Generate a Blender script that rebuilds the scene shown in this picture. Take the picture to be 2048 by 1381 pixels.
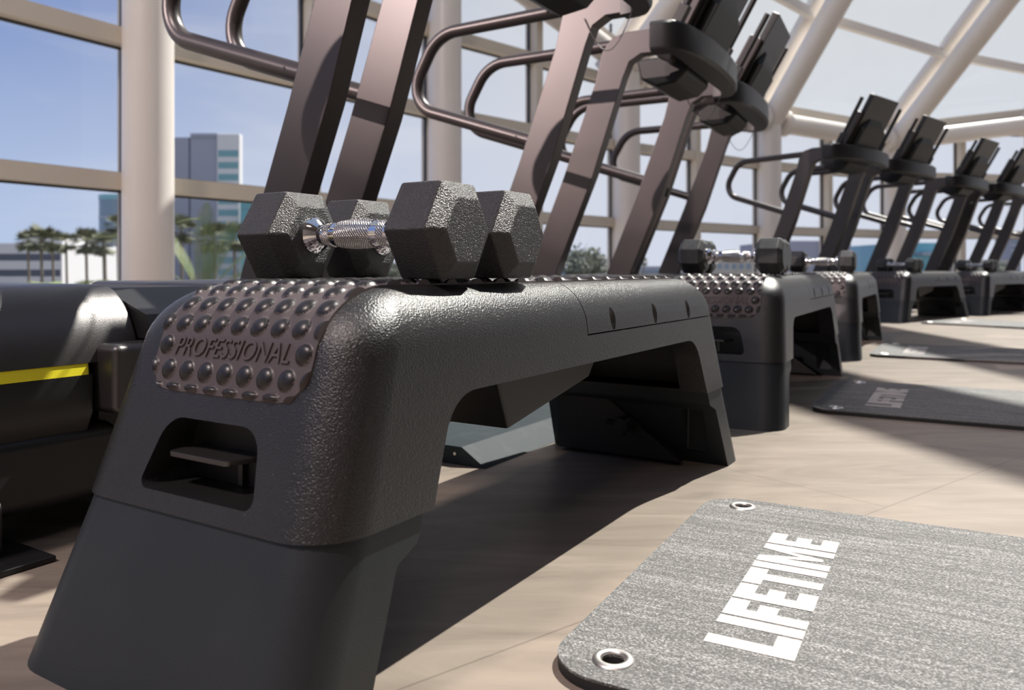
import bpy, bmesh, math, random
from math import sin, cos, pi, radians, sqrt
from mathutils import Vector, Matrix
random.seed(7)
C = bpy.context.scene
COL = C.collection
for o in list(bpy.data.objects): bpy.data.objects.remove(o)

# ------------------------------------------------------------------ camera
FPX = 1576.0; EYE = 0.365
cd = bpy.data.cameras.new('camera'); cam = bpy.data.objects.new('camera', cd); COL.objects.link(cam)
cam.location = (0, 0, EYE); cam.rotation_euler = (pi/2, 0, 0)
cd.sensor_width = 36; cd.lens = FPX/2048*36; cd.shift_y = -150.5/2048
cd.clip_start = 0.02; cd.clip_end = 3000
cd.dof.use_dof = True; cd.dof.focus_distance = 0.95; cd.dof.aperture_fstop = 6.5
C.camera = cam

# ------------------------------------------------------------------ exposure, sky, sun
C.view_settings.view_transform = 'Standard'; C.view_settings.look = 'None'
C.view_settings.gamma = 1; C.view_settings.use_curve_mapping = False
C.view_settings.exposure = 0.0
W = bpy.data.worlds.new('sky'); C.world = W; W.use_nodes = True
nt = W.node_tree; nt.nodes.clear(); N = nt.nodes.new; L = nt.links.new
wo = N('ShaderNodeOutputWorld'); bg = N('ShaderNodeBackground'); L(bg.outputs[0], wo.inputs[0])
tc = N('ShaderNodeTexCoord'); sp = N('ShaderNodeSeparateXYZ'); L(tc.outputs['Generated'], sp.inputs[0])
def wmath(op, a, b=None, clamp=False):
    m = N('ShaderNodeMath'); m.operation = op; m.use_clamp = clamp
    for i, v in enumerate((a, b)):
        if v is None: continue
        if isinstance(v, (int, float)): m.inputs[i].default_value = v
        else: L(v, m.inputs[i])
    return m.outputs[0]
def wmix(f, a, b):
    m = N('ShaderNodeMix'); m.data_type = 'RGBA'
    for k, v in ((0, f), (6, a), (7, b)):
        if isinstance(v, tuple): m.inputs[k].default_value = (*v, 1)
        elif isinstance(v, (int, float)): m.inputs[k].default_value = v
        else: L(v, m.inputs[k])
    return m.outputs[2]
def wrange(v, a, b):
    m = N('ShaderNodeMapRange'); m.interpolation_type = 'SMOOTHSTEP'; L(v, m.inputs[0])
    m.inputs[1].default_value = a; m.inputs[2].default_value = b
    return m.outputs[0]
side = wrange(sp.outputs[0], -0.62, 0.12)          # deep blue to the west, milky towards the sun
elev = wrange(sp.outputs[2], 0.0, 0.42)
west = wmix(elev, (.52, .62, .84), (.12, .22, .55))
east = wmix(elev, (.70, .73, .84), (.72, .73, .76))
base = wmix(side, west, east)
nz = N('ShaderNodeTexNoise'); nz.inputs['Scale'].default_value = 2.2; nz.inputs['Detail'].default_value = 6; nz.inputs['Distortion'].default_value = .6
mp = N('ShaderNodeMapping'); mp.inputs['Scale'].default_value = (1, 1, 4.5); L(tc.outputs['Generated'], mp.inputs[0]); L(mp.outputs[0], nz.inputs[0])
cl = wrange(nz.outputs[0], .46, .78)
base = wmix(wmath('MULTIPLY', cl, .5), base, (.80, .80, .86))
base = wmix(wrange(sp.outputs[2], .40, .85), base, (.20, .28, .46))      # the zenith is darker than the horizon haze
L(base, bg.inputs[0]); bg.inputs[1].default_value = 1.0

def sun(name, frm, strength, angle, col):
    l = bpy.data.lights.new(name, 'SUN'); l.energy = strength; l.angle = radians(angle); l.color = col
    o = bpy.data.objects.new(name, l); COL.objects.link(o)
    o.rotation_euler = Vector(frm).to_track_quat('Z', 'Y').to_euler(); o.location = Vector(frm)*30
SUNV = Vector((.495, .55, 1.0)).normalized()
sun('sun', SUNV, 8.5, .53, (1, .95, .89))
# sunlight thrown back by a glass tower outside on the left: a bounded low beam
LOWV = Vector((-.80, -.38, .31)).normalized()
l = bpy.data.lights.new('glass_tower_glint', 'SPOT'); l.color = (1, .80, .75); l.shadow_soft_size = .28
l.energy = 3.1*4*pi*60*60; l.spot_size = 2*math.atan(1.95/60); l.spot_blend = .12
o = bpy.data.objects.new('glass_tower_glint', l); COL.objects.link(o)
o.location = Vector((.24, 2.33, 2.42))+LOWV*60; o.rotation_euler = LOWV.to_track_quat('Z', 'Y').to_euler()

# added warm fill lamps, unseen, below the ceiling behind the camera
for k, (x, y) in enumerate(((-3.0, -1.75), (.6, -3.6), (-2.6, -4.6))):
    l = bpy.data.lights.new('warm_fill_light', 'AREA'); l.shape = 'RECTANGLE'; l.size = (.8, 1.5, 1.5)[k]; l.size_y = .5; l.energy = (400, 40, 40)[k]; l.color = (1, .84, .79)
    o = bpy.data.objects.new('warm_fill_light', l); COL.objects.link(o); o.location = (x, y, 6.18)

# ------------------------------------------------------------------ materials
def mat(name, col, rough=.5, metal=0, spec=.5, bump=None, coat=0, vary=None):
    """bump=(kind, scale, strength, distance); vary=(scale, colour2, lo, hi)"""
    m = bpy.data.materials.new(name); m.use_nodes = True
    t = m.node_tree; b = t.nodes['Principled BSDF']
    b.inputs['Base Color'].default_value = (*col, 1); b.inputs['Roughness'].default_value = rough
    b.inputs['Metallic'].default_value = metal; b.inputs['Specular IOR Level'].default_value = spec
    b.inputs['Coat Weight'].default_value = coat
    co = t.nodes.new('ShaderNodeTexCoord')
    if vary:
        n = t.nodes.new('ShaderNodeTexNoise'); n.inputs['Scale'].default_value = vary[0]; n.inputs['Detail'].default_value = 5
        t.links.new(co.outputs['Object'], n.inputs[0])
        r = t.nodes.new('ShaderNodeMapRange'); r.inputs[1].default_value = vary[2]; r.inputs[2].default_value = vary[3]
        t.links.new(n.outputs[0], r.inputs[0])
        x = t.nodes.new('ShaderNodeMix'); x.data_type = 'RGBA'; x.inputs[6].default_value = (*col, 1); x.inputs[7].default_value = (*vary[1], 1)
        t.links.new(r.outputs[0], x.inputs[0]); t.links.new(x.outputs[2], b.inputs['Base Color'])
    if bump:
        if bump[0] == 'voronoi':
            n = t.nodes.new('ShaderNodeTexVoronoi'); n.feature = 'F1'; out = n.outputs['Distance']
        else:
            n = t.nodes.new('ShaderNodeTexNoise'); n.inputs['Detail'].default_value = 3; out = n.outputs[0]
        n.inputs['Scale'].default_value = bump[1]
        t.links.new(co.outputs['Object'], n.inputs[0])
        q = t.nodes.new('ShaderNodeBump'); q.inputs['Strength'].default_value = bump[2]; q.inputs['Distance'].default_value = bump[3]
        t.links.new(out, q.inputs['Height']); t.links.new(q.outputs[0], b.inputs['Normal'])
    return m
M = {}
M['deck'] = mat('grained_black_plastic', (.018, .0175, .018), .28, spec=.65, bump=('noise', 560, .9, .0009), vary=(14, (.015, .0145, .015), .45, .7))
M['riser'] = mat('grey_black_plastic', (.014, .018, .022), .46, spec=.5, bump=('noise', 700, .35, .0006), vary=(9, (.019, .023, .027), .45, .7))
M['pad'] = mat('black_rubber_pad_lit', (.085, .068, .069), .48, spec=.5)  # colour lightened and warmed to carry the light on the pad flats
M['dome'] = mat('glossy_shaded_dome', (.016, .014, .015), .34, spec=.5)  # same rubber, glossier, darkened to put the shade of the domes into the colour
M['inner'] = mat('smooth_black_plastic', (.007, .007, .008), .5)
M['hex'] = mat('hammered_rubber', (.026, .024, .025), .36, spec=.7, bump=('noise', 640, 1.0, .0019))
M['rubber'] = mat('smooth_dumbbell_rubber', (.030, .033, .036), .45, spec=.5, vary=(60, (.06, .06, .06), .5, .75))
M['chrome'] = mat('chrome', (.86, .86, .88), .09, 1)
M['frame'] = mat('satin_bronze_black_paint', (.050, .042, .042), .36, metal=.35, spec=.7, vary=(6, (.058, .047, .046), .4, .7))
M['blackplastic'] = mat('console_plastic', (.011, .011, .012), .42, spec=.5, bump=('noise', 500, .2, .0005))
M['gloss'] = mat('speckled_gloss_black', (.10, .095, .095), .34, metal=.8, spec=.8, bump=('noise', 900, .35, .0008))
M['yellow'] = mat('yellow_stripe', (.95, .85, .04), .35)
M['belt'] = mat('belt', (.02, .02, .022), .7)
M['screen'] = mat('screen_glass', (.008, .008, .010), .12)
M['white'] = mat('cream_painted_steel', (.84, .79, .75), .32, spec=.5, vary=(1.2, (.80, .75, .70), .4, .7))
M['beam'] = mat('beige_painted_mullion', (.68, .62, .53), .5)
M['wallp'] = mat('interior_wall_paint', (.22, .205, .19), .8)
M['plate'] = mat('teal_grey_floor_plate', (.026, .036, .042), .62, spec=.2, vary=(30, (.04, .05, .055), .5, .75))
M['steel'] = mat('satin_steel', (.78, .75, .72), .38, 1)
M['print'] = mat('white_print', (.43, .40, .39), .8, bump=('noise', 900, .4, .0006), vary=(330, (.45, .44, .43), .62, .74))
M['gasket'] = mat('black_gasket', (.03, .035, .045), .5)

def knurl():
    m = mat('knurled_chrome', (.72, .70, .68), .22, 1)
    t = m.node_tree; b = t.nodes['Principled BSDF']; co = t.nodes.new('ShaderNodeTexCoord')
    s = t.nodes.new('ShaderNodeSeparateXYZ'); t.links.new(co.outputs['Object'], s.inputs[0])
    def mm(op, a, c=None):
        n = t.nodes.new('ShaderNodeMath'); n.operation = op
        for i, v in enumerate((a, c)):
            if v is None: continue
            if isinstance(v, (int, float)): n.inputs[i].default_value = v
            else: t.links.new(v, n.inputs[i])
        return n.outputs[0]
    ang = mm('ARCTAN2', s.outputs[1], s.outputs[2])
    a = mm('MULTIPLY', ang, 26.0); x = mm('MULTIPLY', s.outputs[0], 1900.0)
    h = mm('MAXIMUM', mm('SINE', mm('ADD', a, x)), mm('SINE', mm('SUBTRACT', a, x)))
    q = t.nodes.new('ShaderNodeBump'); q.inputs['Strength'].default_value = 1; q.inputs['Distance'].default_value = .0006; q.invert = True
    t.links.new(h, q.inputs['Height']); t.links.new(q.outputs[0], b.inputs['Normal'])
    return m
M['knurl'] = knurl()

def fabric():
    m = mat('woven_grey_mat', (.2, .2, .2), .75); t = m.node_tree; b = t.nodes['Principled BSDF']
    co = t.nodes.new('ShaderNodeTexCoord')
    def noise(sc, scale, det=2):
        mp = t.nodes.new('ShaderNodeMapping'); mp.inputs['Scale'].default_value = sc; t.links.new(co.outputs['Object'], mp.inputs[0])
        n = t.nodes.new('ShaderNodeTexNoise'); n.inputs['Scale'].default_value = scale; n.inputs['Detail'].default_value = det
        t.links.new(mp.outputs[0], n.inputs[0]); return n.outputs[0]
    f = noise((1, .45, 1), 900, 2); g = noise((1, .06, 1), 120, 3)
    ad = t.nodes.new('ShaderNodeMath'); ad.operation = 'MULTIPLY_ADD'; t.links.new(f, ad.inputs[0]); ad.inputs[1].default_value = 1.0
    m2 = t.nodes.new('ShaderNodeMath'); m2.operation = 'MULTIPLY'; t.links.new(g, m2.inputs[0]); m2.inputs[1].default_value = .30
    t.links.new(m2.outputs[0], ad.inputs[2])
    r = t.nodes.new('ShaderNodeValToRGB'); t.links.new(ad.outputs[0], r.inputs[0])
    e = r.color_ramp.elements; e[0].position = .46; e[0].color = (.055, .056, .055, 1); e[1].position = .86; e[1].color = (.38, .375, .37, 1)
    x = e.new(.65); x.color = (.092, .092, .090, 1)
    t.links.new(r.outputs[0], b.inputs['Base Color'])
    q = t.nodes.new('ShaderNodeBump'); q.inputs['Strength'].default_value = .8; q.inputs['Distance'].default_value = .0012
    t.links.new(f, q.inputs['Height']); t.links.new(q.outputs[0], b.inputs['Normal'])
    return m
M['mat'] = fabric()
M['matedge'] = mat('black_foam', (.012, .012, .013), .7)

def floor_mat():
    m = mat('taupe_plank_floor', (.3, .25, .2), .42, spec=.35); t = m.node_tree; b = t.nodes['Principled BSDF']
    co = t.nodes.new('ShaderNodeTexCoord')
    mp = t.nodes.new('ShaderNodeMapping'); mp.inputs['Rotation'].default_value = (0, 0, radians(-38)); t.links.new(co.outputs['Object'], mp.inputs[0])
    br = t.nodes.new('ShaderNodeTexBrick'); t.links.new(mp.outputs[0], br.inputs[0])
    br.inputs['Scale'].default_value = 1; br.inputs['Brick Width'].default_value = 1.2; br.inputs['Row Height'].default_value = .6
    br.inputs['Mortar Size'].default_value = .0014; br.inputs['Mortar Smooth'].default_value = 0; br.offset = .33
    br.inputs['Color1'].default_value = (.235, .196, .162, 1); br.inputs['Color2'].default_value = (.212, .177, .146, 1); br.inputs['Mortar'].default_value = (.165, .138, .114, 1)
    mp2 = t.nodes.new('ShaderNodeMapping'); mp2.inputs['Rotation'].default_value = (0, 0, radians(-20)); mp2.inputs['Scale'].default_value = (1, 4.5, 1); t.links.new(co.outputs['Object'], mp2.inputs[0])
    n = t.nodes.new('ShaderNodeTexNoise'); n.inputs['Scale'].default_value = 2.6; n.inputs['Detail'].default_value = 8; n.inputs['Roughness'].default_value = .62; n.inputs['Distortion'].default_value = 1.2
    t.links.new(mp2.outputs[0], n.inputs[0])
    r = t.nodes.new('ShaderNodeMapRange'); r.inputs[1].default_value = .3; r.inputs[2].default_value = .72; r.inputs[3].default_value = .74; r.inputs[4].default_value = 1.28
    t.links.new(n.outputs[0], r.inputs[0])
    x = t.nodes.new('ShaderNodeVectorMath'); x.operation = 'SCALE'; t.links.new(br.outputs[0], x.inputs[0]); t.links.new(r.outputs[0], x.inputs['Scale'])
    t.links.new(x.outputs[0], b.inputs['Base Color'])
    n2 = t.nodes.new('ShaderNodeTexNoise'); n2.inputs['Scale'].default_value = 420; n2.inputs['Detail'].default_value = 2; t.links.new(co.outputs['Object'], n2.inputs[0])
    q = t.nodes.new('ShaderNodeBump'); q.inputs['Strength'].default_value = .25; q.inputs['Distance'].default_value = .0006
    t.links.new(n2.outputs[0], q.inputs['Height']); t.links.new(q.outputs[0], b.inputs['Normal'])
    return m
M['floor'] = floor_mat()

def glass(name, tint, refl):
    m = bpy.data.materials.new(name); m.use_nodes = True; t = m.node_tree; t.nodes.clear()
    o = t.nodes.new('ShaderNodeOutputMaterial'); tr = t.nodes.new('ShaderNodeBsdfTransparent'); tr.inputs[0].default_value = (*tint, 1)
    g = t.nodes.new('ShaderNodeBsdfGlossy'); g.inputs['Roughness'].default_value = .02; g.inputs[0].default_value = (.9, .95, 1, 1)
    x = t.nodes.new('ShaderNodeMixShader'); x.inputs[0].default_value = refl
    t.links.new(tr.outputs[0], x.inputs[1]); t.links.new(g.outputs[0], x.inputs[2]); t.links.new(x.outputs[0], o.inputs[0])
    return m
M['glass'] = glass('window_glass', (.93, .95, .96), .03)
M['roofglass'] = glass('roof_glass', (.95, .97, .95), .02)

# ------------------------------------------------------------------ helpers
def link(name, bm, m, parent=None, smooth=True, loc=None, angle=35):
    me = bpy.data.meshes.new(name); bm.normal_update(); bm.to_mesh(me); bm.free()
    for x in (m if isinstance(m, (list, tuple)) else [m]): me.materials.append(x)
    return link_me(name, me, parent, smooth, loc, angle)
def link_me(name, me, parent=None, smooth=True, loc=None, angle=35):
    o = bpy.data.objects.new(name, me); COL.objects.link(o)
    if smooth:
        me.shade_smooth()
        try: me.set_sharp_from_angle(angle=radians(angle))
        except Exception: pass
    if smooth and len(me.polygons) < 16000 and name not in ('raised_lettering',):
        w = o.modifiers.new('weighted', 'WEIGHTED_NORMAL'); w.keep_sharp = True; w.weight = 80
    if parent: o.parent = parent
    if loc: o.location = loc
    return o
def thing(name, label, cat, loc=(0, 0, 0), rz=0, group=None):
    o = bpy.data.objects.new(name, None); COL.objects.link(o); o.empty_display_size = .1
    o.location = loc; o.rotation_euler = (0, 0, rz); o['label'] = label; o['category'] = cat
    if group: o['group'] = group
    return o
def tag(o, label, cat, group=None, kind=None):
    o['label'] = label; o['category'] = cat
    if group: o['group'] = group
    if kind: o['kind'] = kind
    return o
def struct(o): o['kind'] = 'structure'; return o
def dup(root, loc, rz, label):
    r = root.copy(); COL.objects.link(r); r.location = loc; r.rotation_euler = (0, 0, rz); r['label'] = label
    for ch in list(root.children):
        c = ch.copy(); COL.objects.link(c); c.parent = r
        for g in list(ch.children):
            d = g.copy(); COL.objects.link(d); d.parent = c
    return r
def box(bm, x0, x1, y0, y1, z0, z1, bev=0, mi=0):
    g = bmesh.ops.create_cube(bm, size=1)
    for v in g['verts']:
        v.co = Vector((x0+(v.co.x+.5)*(x1-x0), y0+(v.co.y+.5)*(y1-y0), z0+(v.co.z+.5)*(z1-z0)))
    fs = {f for v in g['verts'] for f in v.link_faces}
    for f in fs: f.material_index = mi
    if bev:
        es = list({e for v in g['verts'] for e in v.link_edges})
        r = bmesh.ops.bevel(bm, geom=es, offset=bev, segments=3, profile=.5, affect='EDGES')
        for f in r['faces']: f.material_index = mi
    return g
def loft(bm, rings, cap=True, closed=True, mi=0):
    vs = [[bm.verts.new(p) for p in r] for r in rings]; n = len(rings[0]); out = []
    for a, b in zip(vs, vs[1:]):
        for i in range(n if closed else n-1):
            j = (i+1) % n
            f = bm.faces.new((a[i], a[j], b[j], b[i])); f.material_index = mi; out.append(f)
    if cap:
        f = bm.faces.new(vs[0][::-1]); f.material_index = mi; f = bm.faces.new(vs[-1]); f.material_index = mi
    return vs
def tube(bm, pts, r, n=16, mi=0, cap=True):
    pts = [Vector(p) for p in pts]; rings = []; up = None
    for i, p in enumerate(pts):
        d = ((pts[i+1]-p) if i < len(pts)-1 else (p-pts[i-1])).normalized()
        if 0 < i < len(pts)-1: d = ((pts[i+1]-p).normalized()+(p-pts[i-1]).normalized()).normalized()
        if up is None: up = Vector((0, 0, 1)) if abs(d.z) < .9 else Vector((1, 0, 0))
        a = d.cross(up).normalized(); b = a.cross(d).normalized(); up = b
        rr = r[i] if isinstance(r, (list, tuple)) else r
        rings.append([p+a*rr*cos(2*pi*k/n)+b*rr*sin(2*pi*k/n) for k in range(n)])
    loft(bm, rings, cap, mi=mi)
def fillet(pts, rad, seg=8):
    """round the inner corners of a polyline"""
    pts = [Vector(p) for p in pts]; out = [pts[0]]
    for i in range(1, len(pts)-1):
        a, p, b = pts[i-1], pts[i], pts[i+1]; r = rad[i-1] if isinstance(rad, (list, tuple)) else rad
        u = (a-p).normalized(); v = (b-p).normalized(); th = u.angle(v); d = r/math.tan(th/2)
        c = p+(u+v).normalized()*(r/sin(th/2)); s = p+u*d-c; e = p+v*d-c
        w = s.angle(e)
        for k in range(seg+1):
            f = k/seg; q = (s*sin((1-f)*w)+e*sin(f*w))/sin(w); out.append(c+q)
    out.append(pts[-1]); return out
def prism(bm, poly, axis, a, b, mi=0):
    """extrude a 2-D polygon; axis 'x': poly=(y,z); 'y': poly=(x,z); 'z': poly=(x,y)"""
    def P(p, h):
        return {'x': (h, p[0], p[1]), 'y': (p[0], h, p[1]), 'z': (p[0], p[1], h)}[axis]
    loft(bm, [[P(p, a) for p in poly], [P(p, b) for p in poly]], mi=mi)
    bmesh.ops.recalc_face_normals(bm, faces=bm.faces)
def poly_fillet(poly, rad, seg=6):
    """round all corners of a closed 2-D polygon; rad per corner"""
    n = len(poly); out = []
    for i in range(n):
        a, p, b = (Vector((*poly[(i+k-1) % n], 0)) for k in range(3)); r = rad[i] if isinstance(rad, (list, tuple)) else rad
        if r <= 0: out.append((p.x, p.y)); continue
        u = (a-p).normalized(); v = (b-p).normalized(); th = u.angle(v); d = r/math.tan(th/2)
        c = p+(u+v).normalized()*(r/sin(th/2)); s = p+u*d-c; e = p+v*d-c; w = s.angle(e)
        for k in range(seg+1):
            f = k/seg; q = c+(s*sin((1-f)*w)+e*sin(f*w))/sin(w); out.append((q.x, q.y))
    return out
def bevel_all(bm, off, seg=2, ang=30):
    es = [e for e in bm.edges if len(e.link_faces) == 2 and e.calc_face_angle(0) > radians(ang)]
    bmesh.ops.bevel(bm, geom=es, offset=off, segments=seg, profile=.5, affect='EDGES', clamp_overlap=True)
def tmp(bm, m=None):
    me = bpy.data.meshes.new('t'); bmesh.ops.recalc_face_normals(bm, faces=bm.faces); bm.to_mesh(me); bm.free()
    if m: me.materials.append(m)
    return me
def boolean(me, cutters, op='DIFFERENCE'):
    o = bpy.data.objects.new('t', me); COL.objects.link(o); cs = []
    for c in cutters:
        k = bpy.data.objects.new('t', c); COL.objects.link(k); cs.append(k)
        md = o.modifiers.new('b', 'BOOLEAN'); md.object = k; md.operation = op; md.solver = 'EXACT'
    dg = bpy.context.evaluated_depsgraph_get(); dg.update()
    r = bpy.data.meshes.new_from_object(o.evaluated_get(dg))
    bpy.data.objects.remove(o)
    for k in cs: bpy.data.objects.remove(k)
    return r
def cutbox(*a, **k):
    b = bmesh.new(); box(b, *a, **k); return tmp(b)

# wings: direction angle from +Y towards +X
def wing(deg): a = radians(deg); return Vector((sin(a), cos(a), 0)), Vector((cos(a), -sin(a), 0)), pi/2-a
T1, R1, RZ1 = wing(31.8)
T2, R2, RZ2 = wing(50)

# ================================================================== THE ROOM SHELL
bm = bmesh.new(); box(bm, -6, 26, -8, 22, -.3, 0); struct(link('floor', bm, M['floor'], smooth=False))

# facade nodes: column position (X, Y), eave height, roof pitch (rise per metre inwards)
NODES = [(-4.45, 1.9, 6.6, .5), (-3.55, 3.6, 6.6, .5), (-2.47, 5.35, 6.3, .5), (-.66, 7.8, 3.7, 1.0), (1.45, 9.9, 2.90, .88), (3.85, 11.75, 2.56, 1.30), (6.35, 13.05, 2.47, .87),
         (9.05, 13.55, 2.86, .8), (11.8, 13.2, 3.3, .8)]
P = [Vector((a, b, 0)) for a, b, c, d in NODES]
IN = []
for i in range(len(P)):
    t = (P[min(i+1, len(P)-1)]-P[max(i-1, 0)]).normalized(); IN.append(Vector((t.y, -t.x, 0)))
G = [P[i]-IN[i]*.20 for i in range(len(P))]       # glazing line, outside the columns
CR = .165
def up(v, z): return Vector((v.x, v.y, z))
def beam(bm, a, b, w, h, mi=0):
    """box beam between two points, w sideways, h vertical"""
    a = Vector(a); b = Vector(b); d = (b-a).normalized(); s = d.cross(Vector((0, 0, 1)))
    s = s.normalized() if s.length > .01 else Vector((1, 0, 0)); u = s.cross(d).normalized()
    loft(bm, [[p+s*x*w/2+u*y*h/2 for x, y in ((-1, -1), (1, -1), (1, 1), (-1, 1))] for p in (a, b)], mi=mi)
trim_n = 0
def trim(bm, m, **k):
    global trim_n; trim_n += 1
    bmesh.ops.recalc_face_normals(bm, faces=bm.faces)
    return struct(link('trim_%d' % trim_n, bm, m, **k))
UMAX = 7.6
def roofpt(i, u, lift=0):
    z = NODES[i][2]+NODES[i][3]*u
    n = Vector((-IN[i].x*NODES[i][3], -IN[i].y*NODES[i][3], 1)).normalized()
    return up(P[i]+IN[i]*u, z)+n*lift
for i in range(len(P)):
    e = NODES[i][2]
    bm = bmesh.new(); tube(bm, [up(P[i], 0), up(P[i], e), roofpt(i, .12), roofpt(i, UMAX)], CR, 32); trim(bm, M['white'])
    # glazing fin beside each roof tube, flanges on the eave tube
    bm = bmesh.new(); beam(bm, roofpt(i, -.2, .34), roofpt(i, UMAX, .34), .22, .10); trim(bm, M['white'], smooth=False)
for i in range(len(P)-1):
    a = up(P[i], NODES[i][2]+.02); b = up(P[i+1], NODES[i+1][2]+.02); d = (b-a).normalized()
    bm = bmesh.new(); tube(bm, [a+d*.2, b-d*.2], .15, 28)
    for q, s in ((a, 1), (b, -1)):
        tube(bm, [q+d*s*.22, q+d*s*.30], .20, 28); tube(bm, [q+d*s*.30, q+d*s*.32], .165, 28)
    trim(bm, M['white'])
    # curb above the eave tube
    ga = up(G[i], NODES[i][2]+.24); gb = up(G[i+1], NODES[i+1][2]+.24)
    bm = bmesh.new(); beam(bm, ga, gb, .34, .14); trim(bm, M['beam'], smooth=False)
ROWS = (.965, 1.95, 2.76)
win = 0
for i in range(len(P)-1):
    for h in range(2):
        win += 1
        a = G[i].lerp(G[i+1], h*.5); b = G[i].lerp(G[i+1], h*.5+.5)
        ea = NODES[i][2]+(NODES[i+1][2]-NODES[i][2])*h*.5+.2; eb = NODES[i][2]+(NODES[i+1][2]-NODES[i][2])*(h*.5+.5)+.2
        d = (b-a).normalized(); n = Vector((d.y, -d.x, 0))
        bm = bmesh.new()
        w = .11 if h == 0 else .10
        loft(bm, [[up(a, z)+d*x*w/2+n*y*.09 for x, y in ((-1, -1), (1, -1), (1, 1), (-1, 1))] for z in (0, ea)])
        for z in ROWS+(.06,):
            if z < min(ea, eb)-.1: beam(bm, up(a, z), up(b, z), .16, .115)
        bmesh.ops.recalc_face_normals(bm, faces=bm.faces)
        fr = struct(link('window_%d' % win, bm, M['beam'] , smooth=False))
        gk = bmesh.new()
        for z in ROWS+(.06,):
            if z < min(ea, eb)-.1:
                for s in (-1, 1): beam(gk, up(a, z+s*.063)-n*.03, up(b, z+s*.063)-n*.03, .03, .016)
        for q, s in ((a, 1), (b, -1)):
            loft(gk, [[up(q, z)+d*(s*(w/2+.006)+x*.008)+n*(y*.015-.03) for x, y in ((-1, -1), (1, -1), (1, 1), (-1, 1))] for z in (0, ea)])
        bmesh.ops.recalc_face_normals(gk, faces=gk.faces)
        link('gasket', gk, M['gasket'], fr, smooth=False)
        bm = bmesh.new(); bm.faces.new([bm.verts.new(p) for p in (up(a, .06)-n*.04, up(b, .06)-n*.04, up(b, eb)-n*.04, up(a, ea)-n*.04)])
        link('pane', bm, M['glass'], fr, smooth=False)
# sloped roof glazing, one bay between two rafters
US = (-.15, 1.15, 2.4, 3.6, UMAX)
UF = (1, 1, 1, 1, 1, .83, 1, .55, .5)
for i in range(len(P)-1):
    win += 1; bm = bmesh.new()
    for u in US[1:]:
        beam(bm, roofpt(i, u*UF[i], .30), roofpt(i+1, u*UF[i+1], .30), .09, .13)
    bmesh.ops.recalc_face_normals(bm, faces=bm.faces)
    fr = struct(link('window_%d' % win, bm, M['white'], smooth=False))
    bm = bmesh.new()
    for u, v in zip(US, US[1:]):
        bm.faces.new([bm.verts.new(p) for p in (roofpt(i, u, .36), roofpt(i+1, u, .36), roofpt(i+1, v, .36), roofpt(i, v, .36))])
    link('pane', bm, M['roofglass'], fr, smooth=False)
# inner walls and ceiling behind and to the right of the camera
bm = bmesh.new(); box(bm, 12.0, 12.2, -8, 9, 0, 6.3); struct(link('wall_right', bm, M['wallp'], smooth=False))
bm = bmesh.new(); box(bm, -6, 12, -8, -7.8, 0, 6.3); struct(link('wall_back', bm, M['wallp'], smooth=False))
bm = bmesh.new(); box(bm, 6.2, 12.2, -8, 6, 6.3, 6.5); box(bm, -6, 6.2, -8, -1.4, 6.3, 6.5); struct(link('ceiling', bm, M['wallp'], smooth=False))
bm = bmesh.new(); box(bm, -6, -5.8, -8, 1.2, 0, 2.2); struct(link('wall_left', bm, M['wallp'], smooth=False))
for x, y in ((-3.0, -1.75), (.6, -3.6), (-2.6, -4.6)):  # housings added over the unseen fill lamps
    bm = bmesh.new(); box(bm, x-.8, x+.8, y-.3, y+.3, 6.2, 6.3); trim(bm, M['white'], smooth=False)

# ================================================================== EXERCISE BENCHES
ZT = .350; SEAM = .148
def HX(z): return .580-.342*z if z > .148 else .5294+.40*(.148-z)
def HY(z): return .186-.075*z
RTX, RTY, RTZ, RC = .075, .054, .060, .054
def ring(hx, hy, rc, z, n=9):
    pts = []
    for cx, cy, a0 in ((1, 1, 0), (-1, 1, 90), (-1, -1, 180), (1, -1, 270)):
        for k in range(n):
            a = radians(a0+90*k/(n-1)); pts.append((cx*(hx-rc)+rc*cos(a), cy*(hy-rc)+rc*sin(a), z))
    return pts
def shell(z0, z1, inset=0, top=False):
    bm = bmesh.new(); rs = []
    for k in range(5):
        z = z0+(z1-z0)*k/4; rs.append(ring(HX(z)-inset, HY(z)-inset, RC-inset*.5, z))
    if top:
        for k in range(1, 11):
            a = pi/2*k/10; z = z1+RTZ*sin(a); ix = RTX*(1-cos(a)); iy = RTY*(1-cos(a))
            rs.append(ring(HX(z1+RTZ*sin(a)*.6)-ix, HY(z1+RTZ*sin(a)*.6)-iy, max(RC-iy*.75, .01), z))
    loft(bm, rs); return tmp(bm)
def profile_pt(s):
    """walk from z=.25 on the near end face up and over the top; returns x, z, nx, nz"""
    z1 = ZT-RTZ; L0 = (z1-.25)*1.057
    if s < L0:
        z = .25+s/1.057; return -HX(z), z, -.946, .324
    s -= L0; L1 = .106
    if s < L1:
        f = s/L1; a = pi/2*f; z = z1+RTZ*sin(a); x = HX(z1+RTZ*sin(a)*.6)-RTX*(1-cos(a))
        n = Vector((cos(a)/RTX*.9+.12, sin(a)/RTZ*1.0)); nx, nz_ = cos(a)*.946+0*sin(a), sin(a)+.324*cos(a)
        l = sqrt(nx*nx+nz_*nz_); return -x, z, -nx/l, nz_/l
    x = HX(z1+RTZ*.6)-RTX-(s-L1); return -x, ZT, 0, 1
SPAD0 = .0476+.106                  # path length where the flat top begins
YO = -.009                          # the pad and grip sit a little off centre
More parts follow.
